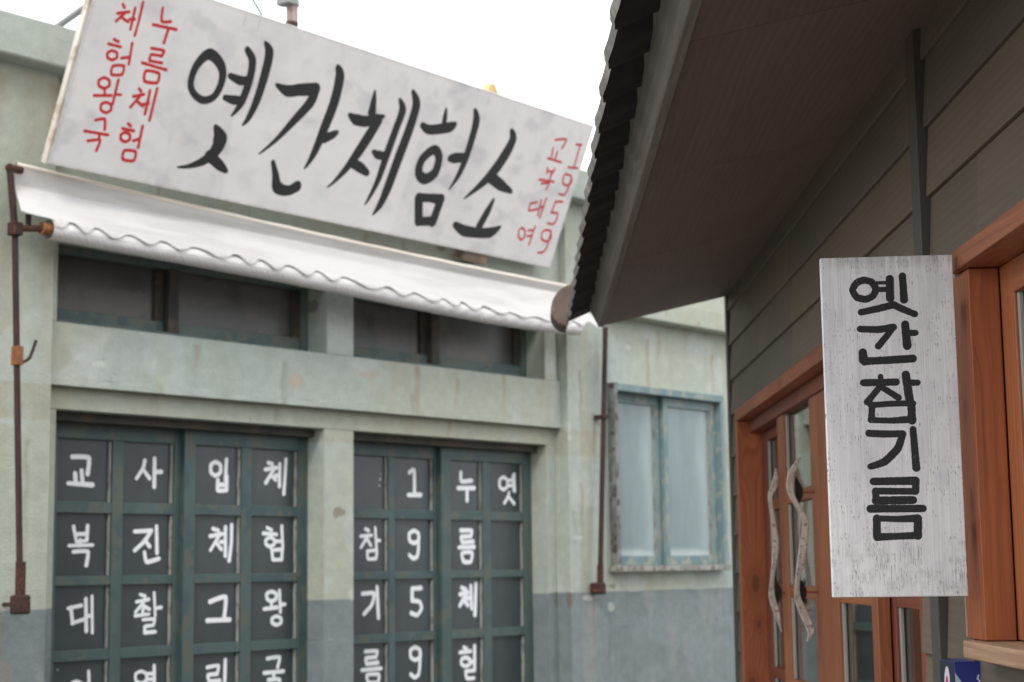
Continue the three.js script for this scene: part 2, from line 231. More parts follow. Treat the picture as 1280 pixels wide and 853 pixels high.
M.rustDark = std({ map: mottled(52, [[56, 36, 33], [44, 36, 35], [74, 46, 37]], 40), roughness: 0.85 });
M.copper = std({ map: mottled(53, [[150, 96, 58], [120, 74, 46]], 40), roughness: 0.7 });
M.concrete = std({ map: mottled(54, [[116, 112, 106], [102, 99, 95], [88, 86, 82]], 90), roughness: 0.95 });
M.roofFlat = std({ map: mottled(55, [[120, 122, 112], [100, 102, 96]], 90), roughness: 0.95 });
M.steel = std({ color: 0x8a8a8c, roughness: 0.55, metalness: 0.4 });
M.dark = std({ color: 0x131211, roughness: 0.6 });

// ---------------------------------------------------------------- ground
{
  const g = new THREE.PlaneGeometry(300, 300); g.rotateX(-Math.PI / 2); const uv = g.attributes.uv; for (let i = 0; i < uv.count; i++) uv.setXY(i, uv.getX(i) * 120, uv.getY(i) * 120);
  tag(mesh('ground', g, M.concrete, scene), 'pale worn concrete ground of the alley', null, null, 'structure');
}

// ---------------------------------------------------------------- the old shop building on the left
const shop = thing('old_shop_building', 'pale green plastered shop building with dark lettered sliding doors', 'building', null, OA, YA);
{
  const w = (...a) => mesh('wall', wallBox(...a), M.wall, shop);
  const D = -0.5; // back of the front wall
  mesh('pillar', wallBox(-3, 0.03, 0, 3.75, D, 0), M.wall, shop);
  mesh('pillar', wallBox(1.741, 1.952, 0, 2.266, D, -0.1), M.wall, shop);
  mesh('pillar', wallBox(1.712, 1.903, 2.645, 3.02, D, -0.05), M.wall, shop);
  mesh('pillar', wallBox(3.63, 3.985, 0, 3.75, D, 0), M.wall, shop);
  mesh('beam', wallBox(0.03, 3.63, 2.365, 2.645, D, -0.05), M.wall, shop);
  mesh('door_surround', wallBox(0.03, 3.63, 2.266, 2.364, D, -0.1), M.wall, shop);
  mesh('door_surround', wallBox(0.03, 0.129, 0, 2.266, D, -0.1), M.wall, shop);
  mesh('door_surround', wallBox(3.545, 3.63, 0, 2.266, D, -0.1), M.wall, shop);
  w(0.03, 0.086, 2.645, 3.02, D, -0.05); w(3.48, 3.585, 2.645, 3.02, D, -0.05); w(3.585, 3.63, 2.645, 3.02, D, -0.075);
  w(0.03, 3.63, 3.02, 3.75, D, -0.05);
  // right wing with the casement window
  w(3.985, 4.075, 0, 3.083, D, -0.02); w(5.27, 7.2, 0, 3.083, D, -0.02); w(4.075, 5.27, 0, 1.545, D, -0.02); w(4.075, 5.27, 2.63, 3.083, D, -0.02);
  w(3.985, 7.2, 3.083, 3.75, D, -0.02);
  mesh('ledge', wallBox(3.987, 7.2, 3.083, 3.21, D, 0.09, 0.008), M.wall, shop);
  mesh('cornice', wallBox(-3, 7.2, 3.735, 3.925, -0.5, 0.1, 0.012), M.wall, shop);
  mesh('roof', plain(-3, 7.2, 3.7, 3.86, -6, -0.5), M.roofFlat, shop);
  mesh('wall', wallBox(-3, -2.8, 0, 3.86, -6, D), M.wall, shop); mesh('wall', wallBox(7, 7.2, 0, 3.86, -6, D), M.wall, shop); mesh('wall', wallBox(-3, 7.2, 0, 3.86, -6.2, -6), M.wall, shop);
  // transom windows: frame, rails, panes
  for (const [x0, xm, x1] of [[0.086, 0.835, 1.715], [1.903, 2.68, 3.485]]) {
    const t = new THREE.Group(); t.name = 'transom_window'; shop.add(t);
    mesh('frame', mergeGeometries([plain(x0, x1, 2.646, 2.682, -0.26, -0.19), plain(x0, x1, 2.985, 3.02, -0.26, -0.19), plain(x0, x0 + 0.04, 2.682, 2.985, -0.26, -0.19), plain(x1 - 0.045, x1, 2.682, 2.985, -0.26, -0.19)]), M.transomFrame, t);
    mesh('mullion', plain(xm - 0.03, xm + 0.032, 2.682, 2.985, -0.26, -0.185), M.frameDark, t);
    for (const [a, b, z] of [[x0 + 0.04, xm - 0.03, -0.235], [xm + 0.032, x1 - 0.045, -0.22]]) {
      mesh('sash_rail', plain(a, b, 2.682, 2.735, z - 0.02, z + 0.012), M.transomFrame, t);
      mesh('sash_stile', plain(b - 0.05, b, 2.735, 2.985, z - 0.02, z + 0.012), M.frameDark, t);
      mesh('pane', plain(a, b - 0.05, 2.735, 2.985, z - 0.015, z - 0.006, 0), M.transomPane, t);
    }
  }
  // sliding doors with painted panes
  const paneMap = canvasTex(1920, 900, (g) => {
    pixels(g, 1920, 900, (x, y) => { const cx = Math.floor(x / 240), cy = Math.floor(y / 225), b = hash(cx, cy, 8) * 8, n = (fbm(x / 60, y / 90, 61, 4) - 0.5) * 14, d = (hash(x, y, 4) - 0.5) * 4; return [44 + b + n + d, 53 + b + n + d, 55 + b + n + d]; });
    for (const [k, t] of Object.entries(DOORTEXT)) { const col = Number(k[2]) + (k[0] === 'B' ? 4 : 0), row = Number(k[1]); g.save(); g.translate(col * 240, row * 225); paint(g, t, 0.75, 'rgb(226,230,233)', { tension: 0.3, rough: 0.12, seed: col * 7 + row, grow: 1.05 }); g.restore(); }
    g.fillStyle = 'rgba(215,220,222,0.75)'; for (const [x, y, r] of [[4 * 240 + 190, 92, 5], [4 * 240 + 186, 118, 4], [4 * 240 + 193, 72, 3], [30, 700, 3]]) { g.beginPath(); g.arc(x, y, r, 0, 7); g.fill(); }
  });
  const paneMat = new THREE.MeshStandardMaterial({ map: paneMap, roughness: 0.3 });
  const rowsH = [[1.871, 2.155], [1.537, 1.819], [1.208, 1.494], [0.875, 1.159], [0.55, 0.83]];
  const doors = [['A', 0.135, 0.965, [[0.247, 0.547], [0.61, 0.905]], -0.25, M.doorPaint, 0], ['A', 0.941, 1.762, [[1.009, 1.299], [1.366, 1.677]], -0.22, M.doorPaint2, 2], ['B', 1.96, 2.80, [[2.07, 2.366], [2.415, 2.729]], -0.25, M.doorPaint2, 4], ['B', 2.756, 3.563, [[2.835, 3.108], [3.178, 3.474]], -0.22, M.doorPaint, 6]];
  for (const [, x0, x1, cols, z, mat, ci] of doors) {
    const d = new THREE.Group(); d.name = 'sliding_door'; shop.add(d);
    const zb = z - 0.03, [c0, c1] = cols, edges = [[x0, c0[0]], [c0[1], c1[0]], [c1[1], x1]];
    mesh('stile', plain(x0, c0[0], 0.04, 2.225, zb, z), mat, d); mesh('stile', plain(c1[1], x1, 0.04, 2.225, zb, z), mat, d);
    mesh('top_rail', plain(c0[0], c1[1], 2.155, 2.225, zb, z - 0.002), mat, d);
    mesh('kick_panel', plain(c0[0], c1[1], 0.04, 0.55, zb, z - 0.002), mat, d);
    mesh('muntin', plain(c0[1], c1[0], 0.55, 2.155, zb, z - 0.002), mat, d);
    rowsH.forEach(([h0, h1], r) => {
      cols.forEach(([a, b], k) => {
        const below = rowsH[r + 1] ? rowsH[r + 1][1] : 0.55;
        mesh('rail', plain(a, b, below, h0, zb, z - 0.003), mat, d);
        mesh('glazing_bead', plain(b - 0.012, b, h0, h1, zb, z - 0.012), M.putty, d);
        const g = box(a, b - 0.012, h0, h1, zb + 0.002, z - 0.024, 0), p = g.attributes.position, uv = g.attributes.uv;
        for (let i = 0; i < p.count; i++) { const U = ((p.getX(i) - a) * 750 + (ci + k) * 240) / 1920, V = 1 - ((h1 - p.getY(i)) * 750 + Math.min(r, 3) * 225) / 900; uv.setXY(i, r > 3 ? 0.002 : U, r > 3 ? 0.99 : V); }
        mesh('pane', g, paneMat, d);
      });
    });
  }
  for (const [x0, x1] of [[0.129, 1.79], [1.952, 3.6]]) {
    const f = new THREE.Group(); f.name = 'door_frame'; shop.add(f);
    mesh('track', plain(x0, x1, 2.225, 2.266, -0.3, -0.17), M.frameDark, f);
    mesh('jamb', plain(x1 - 0.035, x1 - 0.002, 0, 2.225, -0.3, -0.14), M.frameDark, f);
    mesh('threshold', plain(x0, x1, 0, 0.04, -0.3, -0.15), M.frameDark, f);
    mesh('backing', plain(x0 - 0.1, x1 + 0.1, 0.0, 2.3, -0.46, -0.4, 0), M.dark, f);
  }
  // two-leaf window of the right wing
  const win = new THREE.Group(); win.name = 'casement_window'; shop.add(win);
  mesh('frame', mergeGeometries([plain(4.07, 5.275, 2.62, 2.665, -0.1, 0.03), plain(5.235, 5.275, 1.545, 2.62, -0.1, 0.03)]), M.blueFrame, win);
  mesh('frame', plain(4.05, 4.085, 1.53, 2.667, -0.1, 0.034), M.blueFrameWorn, win, { label: 'bare weathered left post of the window frame' });
  mesh('sill', plain(4.03, 5.27, 1.515, 1.552, -0.1, 0.05), M.putty, win);
  for (const [a, b, z] of [[4.087, 4.66, -0.055], [4.64, 5.233, -0.02]]) {
    mesh('sash_stile', plain(a, a + 0.045, 1.553, 2.618, z - 0.03, z), M.blueFrame, win); mesh('sash_stile', plain(b - 0.06, b, 1.553, 2.618, z - 0.03, z), M.blueFrame, win);
    mesh('sash_rail', plain(a + 0.045, b - 0.06, 2.56, 2.618, z - 0.03, z - 0.001), M.blueFrame, win); mesh('sash_rail', plain(a + 0.045, b - 0.06, 1.553, 1.612, z - 0.03, z - 0.001), M.blueFrame, win);
    mesh('glazing_bead', plain(b - 0.075, b - 0.06, 1.612, 2.56, z - 0.03, z - 0.006), M.putty, win);
    const pg = box(a + 0.045, b - 0.075, 1.612, 2.56, z - 0.026, z - 0.018, 0), pp = pg.attributes.position; for (let i = 0; i < pp.count; i++) pg.attributes.uv.setXY(i, (pp.getX(i) - a - 0.045) / (b - a - 0.12), (pp.getY(i) - 1.612) / 0.948);
    mesh('pane', pg, M.frosted, win);
  }
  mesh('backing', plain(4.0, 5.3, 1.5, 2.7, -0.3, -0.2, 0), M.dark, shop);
}

// ---------------------------------------------------------------- big lettered board leaning out over the awning
{
  const t = thing('shop_signboard', 'long white board with big black brush lettering, tilted forward above the awning', 'signboard', null, at('A', -0.14893, 3.26769, 0.2), YA + 0.0488692);
  t.rotation.order = 'YXZ'; t.rotation.set(0.401294, YA + 0.0488692, 0.00771);
  const W = 3.5884, H = 0.8734, k = 2048 / 3588.4, hh = 498;
  const map = canvasTex(2048, hh, (g, w, h) => {
    pixels(g, w, h, (x, y) => {
      const a = fbm(x / 150, y / 150, 71, 5), b = fbm(x / 34, y / 46, 72, 4), e = Math.min(x, w - x, y, h - y), v = (hash(x, y, 7) - 0.5) * 5;
      let c = mix3([233, 231, 230], [222, 220, 221], smoothstep(a, 0.3, 0.75)); c = mix3(c, [190, 189, 194], 0.45 * smoothstep(fbm(x / 90, y / 60, 78, 4), 0.55, 0.8)); c = mix3(c, [200, 199, 202], 0.3 * smoothstep(b, 0.5, 0.85)); c = mix3(c, [238, 235, 231], 0.35 * smoothstep(fbm(x / 70, y / 30, 73, 3), 0.45, 0.75)); if (x > 520 + 0.16 * (y - 250) && y > 210 + 60 * Math.sin(x / 300) && x < 1240) c = mix3(c, [240, 238, 238], 0.45);
      c = mix3(c, [150, 146, 140], 0.5 * smoothstep(12 - e, 0, 12) * fbm(x / 9, y / 9, 74, 3)); return [c[0] + v, c[1] + v, c[2] + v];
    });
    g.strokeStyle = 'rgba(120,118,118,0.5)'; g.lineWidth = 1.5; for (const x of [470, 520, 1490]) { g.beginPath(); g.moveTo(x, 6); g.lineTo(x + 2, 42); g.stroke(); }
    RED.forEach((s, i) => paint(g, s, k, 'rgb(196,34,38)', { tension: 0.35, rough: 0.25, seed: 3, grow: i ? 1.05 : 1.28 }));
    for (const s of INK) paint(g, s, k, 'rgb(34,35,37)', { tension: 0.5, rough: 0.03, seed: 4, grow: 1.13 });
  });
  const face = new THREE.MeshStandardMaterial({ map, roughness: 0.6, bumpMap: bumpTex(75, 512, 60, 20), bumpScale: 0.0008 });
  const g = box(0, W, 0, H, -0.03, 0, 0.004), p = g.attributes.position, uv = g.attributes.uv; for (let i = 0; i < p.count; i++) uv.setXY(i, p.getX(i) / W, p.getY(i) / H);
  mesh('board', g, face, t);
  const cream = std({ map: mottled(76, [[218, 212, 202], [206, 200, 188], [184, 172, 156]], 60), roughness: 0.8 });
  mesh('edge_strip', uvBox(box(-0.016, -0.001, -0.002, H + 0.002, -0.034, -0.003)), cream, t);
  mesh('rear_batten', mergeGeometries([plain(0.02, W - 0.02, 0.02, 0.07, -0.075, -0.031), plain(0.02, W - 0.02, H - 0.07, H - 0.02, -0.075, -0.031)]), cream, t);
  mesh('bracket', plain(2.82, 3.02, -0.055, -0.002, -0.1, -0.012), std({ map: mottled(77, [[150, 128, 112], [128, 110, 98]], 50), roughness: 0.9 }), t);
  t.updateMatrixWorld(true);
  const back = (x, y, z) => t.worldToLocal(at('A', x, y, z)).toArray();
  for (const ds of [0, 3.1]) mesh('strut', mergeGeometries([rod(back(0.2 + ds, 3.98, -0.6), back(ds, 4.03, ds ? 0.29 : 0.43), 0.015), rod(back(0.2 + ds, 3.84, -0.6), back(0.2 + ds, 4.0, -0.6), 0.015)]), M.steel, t);
}

// ---------------------------------------------------------------- awning
{
  const t = thing('awning', 'rolled white cloth awning with a wavy valance over the shop doors', 'awning', null, at('A', -0.22, 2.95, 0), YA);
  const hemH = (s) => 3.252 - 0.036 * s + 0.0047 * s * s, X0 = -0.235, X1 = 3.72, ox = 0.22, oy = -2.95, R = 0.043, ZR = 0.17;
  const rc = new THREE.CatmullRomCurve3([[-0.2, 2.953], [0.5, 2.937], [1.2, 2.92], [2.03, 2.893], [2.93, 2.878], [3.8, 2.9]].map(([a, b]) => new THREE.Vector3(a, b + R, 0)));
  const rollY = (s) => rc.getPoint(clamp((s + 0.2) / 4, 0, 1)).y;
  const weave = bumpTex(81, 256, 5, 5, 256, 256); weave.repeat.set(30, 4);
  const clothMap = canvasTex(1024, 256, (g) => pixels(g, 1024, 256, (x, y) => { const a = fbm(x / 110, y / 40, 82, 5), b = fbm(x / 20, y / 60, 83, 4), v = (hash(x, y, 2) - 0.5) * 4; let c = mix3([216, 214, 213], [203, 200, 198], smoothstep(a, 0.4, 0.7)); c = mix3(c, [214, 208, 202], 0.4 * smoothstep(b, 0.62, 0.8)); return [c[0] + v, c[1] + v, c[2] + v]; }));
  const cloth = new THREE.MeshPhysicalMaterial({ map: clothMap, roughness: 0.95, bumpMap: weave, bumpScale: 0.0015, transmission: 0.18, thickness: 0, side: THREE.DoubleSide });
  const edge = (s) => { const w = Math.sin(s * 33 + 2.4 * Math.sin(s * 1.7) + 1.1 * Math.sin(s * 5.3) + 0.5 * Math.sin(s * 13)); return (0.009 + 0.014 * vnoise(s * 2.7, 1, 93)) * (w > 0 ? w * 0.8 : w) + 0.008 * (vnoise(s * 4, 2, 94) - 0.5); };
  const prof = (s, v) => { // v 0 at the hem .. 1 at the wavy edge
    const y0 = hemH(s), ry = rollY(s) + 0.003, wob = 0.009 * (fbm(s * 3.1, v * 3, 84, 3) - 0.5) + 0.005 * (fbm(s * 14 + v * 3, v * 2, 89, 2) - 0.5);
    const tuck = 0.03 + 0.04 * Math.exp(-Math.max(0, s) * 0.8);
    if (v < 0.2) { const k = v / 0.2; return [0.108 - 0.024 * k, y0 - 0.004 - tuck * k]; }
    const A = [0.084, y0 - 0.004 - tuck], a0 = 0.95, B = [ZR + (R + 0.006) * Math.cos(a0), ry + (R + 0.006) * Math.sin(a0)];
    if (v < 0.74) { const k = (v - 0.2) / 0.54; return [lerp(A[0], B[0], k) + wob * Math.sin(Math.PI * k) ** 0.5, lerp(A[1], B[1], k)]; }
    const k = (v - 0.74) / 0.26, low = 0.36 - (edge(s) / R) * 0.9, a = lerp(a0, low, k), rr = R + 0.005 + 0.003 * k * k + 0.005 * k * Math.max(0, Math.sin(s * 34 + 1.1 * Math.sin(s * 2.3) + 0.6 * Math.sin(s * 9) + 1.4));
    return [ZR + rr * Math.cos(a), ry + rr * Math.sin(a)];
  };
  mesh('canvas', grid(460, 40, (u, w) => { const v = 1 - w, s = lerp(X0 + 0.15 * smoothstep(v, 0.7, 0.8) - 0.035 * clamp((v - 0.2) / 0.5, 0, 1), X1 - 0.16 * (1 - v), u), [z, y] = prof(s, v); return [s + ox, y + oy, z]; }), cloth, t);
  mesh('hem_roll', tube(Array.from({ length: 40 }, (_, i) => { const s = lerp(X0 - 0.005, X1 - 0.16, i / 39); return [s + ox, hemH(s) + 0.004 + oy, 0.1 + 0.003 * Math.sin(i * 1.7)]; }), 0.011, 160, 10), std({ map: mottled(85, [[232, 226, 216], [220, 210, 196]], 60), roughness: 0.9 }), t);
  const rollBump = canvasTex(512, 256, (g) => pixels(g, 512, 256, (x, y) => { const v = 255 * clamp(0.5 + (fbm((x + y * 0.9) / 9, y / 90, 86, 4) - 0.5) * 1.6, 0, 1); return [v, v, v]; }), false); rollBump.repeat.set(7, 1);
  const rollMat = new THREE.MeshStandardMaterial({ map: clothMap, roughness: 0.95, bumpMap: rollBump, bumpScale: 0.0025 });
  mesh('roller', grid(240, 28, (u, v) => { const s = lerp(-0.12, X1 - 0.2, u), a = v * Math.PI * 2, r = R + 0.003 * (fbm(s * 16 + v * 5, v * 7, 87, 3) - 0.5) - 0.002 * Math.max(0, Math.sin(s * 60 + a * 3)) * smoothstep(fbm(s * 0.9, 2, 88, 2), 0.42, 0.6); return [s + ox, rollY(s) + r * Math.sin(-a) + oy, ZR + r * Math.cos(a)]; }), rollMat, t);
  mesh('roller_core', rod([X1 - 0.32 + ox, rollY(X1) + oy, ZR], [X1 - 0.17 + ox, rollY(X1) + oy, ZR], 0.017), M.steel, t);
  mesh('end_cap', rod([-0.155 + ox, rollY(-0.1) + oy, ZR], [-0.112 + ox, rollY(-0.1) + oy, ZR], 0.026, 18), M.copper, t);
  mesh('arm', mergeGeometries([rod([-0.15 + ox, rollY(-0.1) + oy, ZR], [-0.25 + ox, 2.985 + oy, 0.125], 0.014), uvBox(box(-0.275 + ox, -0.228 + ox, 2.955 + oy, 3.01 + oy, 0.1, 0.15))]), M.rust, t);
  mesh('hook', uvBox(box(-0.215 + ox, -0.19 + ox, 3.005 + oy, 3.05 + oy, 0.14, 0.15, 0.002)), M.rustDark, t);
}
// rusty posts that carry the awning
{
  const t = thing('awning_post', 'thin rusty post left of the shop doors, joined to the awning arm', 'post', 'rusty awning posts', at('A', -0.18, 1.43, 0), YA), ox = 0.18, oy = -1.43;
  mesh('pole', mergeGeometries([rod([-0.282 + ox, 3.24 + oy, 0.12], [-0.25 + ox, 2.98 + oy, 0.12], 0.015), rod([-0.25 + ox, 2.99 + oy, 0.12], [-0.179 + ox, 1.43 + oy, 0.12], 0.0135)]), M.rustDark, t);
  mesh('elbow', mergeGeometries([rod([-0.285 + ox, 3.238 + oy, 0.12], [-0.215 + ox, 3.245 + oy, 0.1], 0.017), new THREE.SphereGeometry(0.02, 12, 8).translate(-0.282 + ox, 3.24 + oy, 0.12)]), M.rust, t);
  mesh('collar', plain(-0.241 + ox, -0.207 + ox, 2.41 + oy, 2.49 + oy, 0.1, 0.142), M.copper, t);
  mesh('lever', tube([[-0.21 + ox, 2.42 + oy, 0.13], [-0.18 + ox, 2.44 + oy, 0.14], [-0.165 + ox, 2.47 + oy, 0.14], [-0.15 + ox, 2.52 + oy, 0.145]], 0.007, 16, 6), M.rustDark, t);
  mesh('foot', mergeGeometries([uvBox(box(-0.21 + ox, -0.145 + ox, 1.385 + oy, 1.465 + oy, 0.085, 0.152, 0.012)), rod([-0.178 + ox, 1.425 + oy, 0.0], [-0.178 + ox, 1.425 + oy, 0.09], 0.009), rod([-0.18 + ox, 1.46 + oy, 0.12], [-0.181 + ox, 1.6 + oy, 0.12], 0.021)]), M.rust, t);
}
{
  const t = thing('awning_post', 'thin dark rusty post between the shop doors and the pale blue window', 'post', 'rusty awning posts', at('A', 3.83, 1.42, 0), YA), ox = -3.83, oy = -1.42;
  mesh('pole', rod([3.937 + ox, 2.99 + oy, 0.06], [3.831 + ox, 1.42 + oy, 0.06], 0.016), M.rustDark, t);
  mesh('foot', mergeGeometries([uvBox(box(3.80 + ox, 3.865 + ox, 1.385 + oy, 1.455 + oy, 0.004, 0.085, 0.012)), rod([3.834 + ox, 1.44 + oy, 0.06], [3.838 + ox, 1.56 + oy, 0.06], 0.02)]), M.rust, t);
  mesh('clip', plain(3.875 + ox, 3.93 + ox, 2.43 + oy, 2.455 + oy, 0.004, 0.08), M.rustDark, t);
}
{ // mast and cable on the roof
  const t = thing('roof_mast', 'pinkish grey pipe mast with a clamp standing on the shop roof', 'mast', null, at('A', 2.146, 3.86, -0.8), YA);
  mesh('pole', rod([0, 0, 0], [0.01, 2.6, 0], 0.034, 18), std({ map: mottled(91, [[168, 146, 144], [142, 122, 122], [112, 98, 98]], 40), roughness: 0.7 }), t);
  mesh('clamp', mergeGeometries([plain(-0.075, -0.02, 0.9, 1.02, -0.05, 0.05), rod([0, 0.905, 0], [0, 0.935, 0], 0.045, 18)]), M.steel, t);
  mesh('band', rod([0, 0.775, 0], [0.002, 0.805, 0], 0.0375, 18), M.rustDark, t);
  const c = thing('cable', 'thin teal cable slanting down behind the big board', 'cable', null, at('A', 1.53, 4.9, -0.5), YA);
  const cm = mesh('line', tube([[-0.25, 0.35, -0.2], [0.062, -0.31, 0], [0.136, -0.389, 0], [0.5, -1.05, 0.05]], 0.006, 30, 6), std({ color: 0x3f6f6c, roughness: 0.6 }), c);
  const s = thing('wooden_stake', 'yellow pointed stake end peeking over the big board', 'stake', null, at('A', 2.9, 3.8, 0.02), YA);
  const sh = new THREE.Shape(); [[-0.06, 0], [0.06, 0], [0.06, 0.42], [0.035, 0.46], [0.012, 0.492], [-0.012, 0.492], [-0.035, 0.462], [-0.06, 0.41]].forEach(([x, y], i) => (i ? sh.lineTo(x, y) : sh.moveTo(x, y)));
  const g = new THREE.ExtrudeGeometry(sh, { depth: 0.05, bevelEnabled: true, bevelSize: 0.004, bevelThickness: 0.004, bevelSegments: 1 });
  mesh('stake_body', g, std({ map: mottled(92, [[206, 180, 128], [190, 162, 110]], 60), roughness: 0.8 }), s);
}

// ---------------------------------------------------------------- timber house on the right (x along the wall, z into the house; e = -z stands out to the street)
const house = thing('timber_house', 'dark boarded house with red-brown door frames under a tiled eave', 'building', null, OB, YB);
const siding = [0, 1, 2].map((i) => woodTex(101 + i, [[112, 100, 85], [106, 96, 84], [117, 103, 86]][i], [[92, 81, 68], [86, 77, 67], [97, 84, 69]][i], 0, 0.7));
M.siding = siding.map((t) => std({ map: t, roughness: 0.6, bumpMap: t, bumpScale: 0.002 }));
M.batten = std({ map: woodTex(105, [84, 80, 75], [69, 66, 62], 0, 0.5), roughness: 0.6 });
M.cedar = [[[168, 95, 54], [130, 67, 39]], [[164, 100, 62], [130, 72, 44]], [[178, 110, 66], [144, 80, 48]]].map(([a, b], i) => { const t = woodTex(110 + i, a, b, 8, 1.1); return std({ map: t, roughness: 0.5, bumpMap: t, bumpScale: 0.0008 }); });
M.cedarKnotty = std({ map: woodTex(119, [170, 96, 54], [132, 68, 40], 26, 1.0), roughness: 0.5 });
M.cedarDark = std({ map: woodTex(115, [140, 74, 48], [100, 50, 34], 2, 0.9), roughness: 0.55 });
M.oldWood = std({ map: woodTex(116, [178, 146, 118], [132, 100, 78], 1, 1), roughness: 0.75 });
M.soffit = std({ map: woodTex(117, [130, 112, 104], [108, 92, 85], 0, 0.7), roughness: 0.7 });
M.fascia = std({ map: woodTex(118, [140, 134, 127], [108, 102, 97], 0, 0.9), roughness: 0.7 });
M.tile = [0, 1, 2].map((i) => std({ map: mottled(120 + i, [[146, 143, 137], [128, 125, 121], [160, 156, 148]], 50, 256), roughness: 0.75, bumpMap: plasterBump, bumpScale: 0.002 }));
M.tileUnderShade = std({ map: mottled(129, [[46, 43, 40], [36, 34, 32]], 50, 256), roughness: 0.95 });  // shade under the eave, put into a darker colour for the tile undersides
M.brownTile = std({ map: mottled(124, [[98, 84, 74], [82, 70, 62], [110, 92, 80]], 50, 256), roughness: 0.8 });
M.bead = std({ color: 0x9a968e, roughness: 0.6 });
M.glass = new THREE.MeshPhysicalMaterial({ color: 0xf2f6f4, roughness: 0.02, transmission: 1, thickness: 0, ior: 1.52 });
M.inside = std({ map: mottled(125, [[92, 84, 74], [80, 74, 66]], 90, 256), roughness: 0.9 });
{
  const far = 7.1, near = -1.6;
  // structure behind the boards
  const wb = (...a) => mesh('wall', plain(...a), M.inside, house);
  wb(near, far, 2.17, 2.72, 0.002, 0.12); wb(6.862, far, 0, 2.17, 0.002, 0.12); wb(3.29, 3.728, 0, 2.17, 0.002, 0.12); wb(near, 3.29, 0, 1.372, 0.002, 0.12); wb(near, 1.5, 1.372, 2.17, 0.002, 0.12);
  wb(near, far, 0, 2.9, 3.6, 3.75); wb(far - 0.12, far, 0, 2.72, 0.121, 3.599); wb(near, near + 0.12, 0, 2.72, 0.121, 3.599); wb(near + 0.121, far - 0.121, 2.6, 2.7, 0.121, 3.599); wb(near + 0.121, far - 0.121, -0.05, 0.02, 0.121, 3.599);
  // lapped boards: each leans out a little at its foot
  const lines = [2.75, 2.603, 2.455, 2.307, 2.15, 1.99, 1.83, 1.67, 1.515, 1.357, 1.2, 1.04, 0.88, 0.72, 0.56, 0.4, 0.24, 0.08];
  let bi = 0;
  const board = (x0, x1, y0, y1) => {
    const th = 0.01, g = box(x0, x1, y0, y1 + 0.012, -th, 0, 0.002), p = g.attributes.position;
    for (let i = 0; i < p.count; i++) { const k = 1 - (p.getY(i) - y0) / (y1 + 0.012 - y0); p.setZ(i, p.getZ(i) - 0.011 * k - 0.001); }
    g.computeVertexNormals(); uvBox(g, 2, 0.5, 0, R0() * 9, R0() * 9); mesh('siding_board', g, M.siding[bi++ % 3], house);
  };
  for (let i = 0; i + 1 < lines.length; i++) {
    const y1 = lines[i], y0 = lines[i + 1];
    if (y0 >= 2.15) { for (const [a, b] of [[3.572, 5.4], [5.403, far - 0.052]]) board(a, b, Math.max(y0, 2.166), y1); for (const [a, b] of [[near, 1.2], [1.203, 3.498]]) board(a, b, y0, y1); continue; }
    board(6.864, far - 0.052, y0, y1); board(3.572, 3.727, y0, y1);
    if (y1 > 1.4) { board(3.292, 3.498, Math.max(y0, 1.357), y1); } else for (const [a, b] of [[near, 1.1], [1.103, 3.498]]) board(a, b, y0, y1);
  }
  mesh('batten', wood(1, 3.5, 3.57, 0, 2.7, -0.036, -0.001), M.batten, house);
  mesh('corner_board', wood(1, far - 0.05, far + 0.02, 0, 2.69, -0.026, 0.12), M.batten, house);
  // door opening: lintel, jambs, sill, four sliding leaves
  mesh('lintel', wood(0, 3.73, 6.862, 2.12, 2.166, -0.03, 0.11), M.cedar[0], house);
  mesh('jamb', wood(1, 6.802, 6.86, 0, 2.119, -0.028, 0.11), M.cedarKnotty, house);
  mesh('jamb', wood(1, 3.73, 3.775, 0, 2.119, -0.012, 0.11), M.cedarDark, house);
  mesh('threshold', wood(0, 3.79, 6.8, 0, 0.06, -0.02, 0.11), M.cedarDark, house);
  mesh('head_rail', wood(0, 3.791, 6.8, 2.07, 2.118, 0.02, 0.11), M.cedarDark, house);
  const printMap = canvasTex(128, 512, (g) => { pixels(g, 128, 512, (x, y) => { const a = fbm(x / 30, y / 50, 131, 4), v = (hash(x, y, 5) - 0.5) * 14; return mix3([204, 194, 182], [172, 160, 148], smoothstep(a, 0.4, 0.65)).map((q) => q + v); }); const r = rng(6); g.fillStyle = 'rgba(84,66,60,0.6)'; for (let i = 0; i < 170; i++) g.fillRect(r() * 118, r() * 505, 4 + r() * 22, 3); });
  const handleMat = std({ map: printMap, roughness: 0.7 });
  const strip = (T, pts, W) => { // wavy flat pull: width in the plane across the wall, 18 mm thick along it
    const c = new THREE.CatmullRomCurve3(pts.map(([e, h]) => new THREE.Vector3(0, h, -e))), N = 64;
    const g = grid(N, 16, (u, v) => { const p = c.getPoint(u), n = c.getTangent(u), a = v * Math.PI * 2, ca = Math.cos(a), sa = Math.sin(a), sq = (q) => Math.sign(q) * Math.abs(q) ** 0.2, k = (W / 2) * (0.8 + 0.2 * Math.sin(u * 17)) * Math.min(1, 0.15 + 9 * Math.min(u, 1 - u)); return [T + sq(ca) * 0.009, p.y - n.z * sq(sa) * k, p.z + n.y * sq(sa) * k]; });
    const uv = g.attributes.uv; for (let i = 0; i < uv.count; i++) { const u = uv.getX(i), v = uv.getY(i); uv.setXY(i, v * 2, u); } return g;
  };
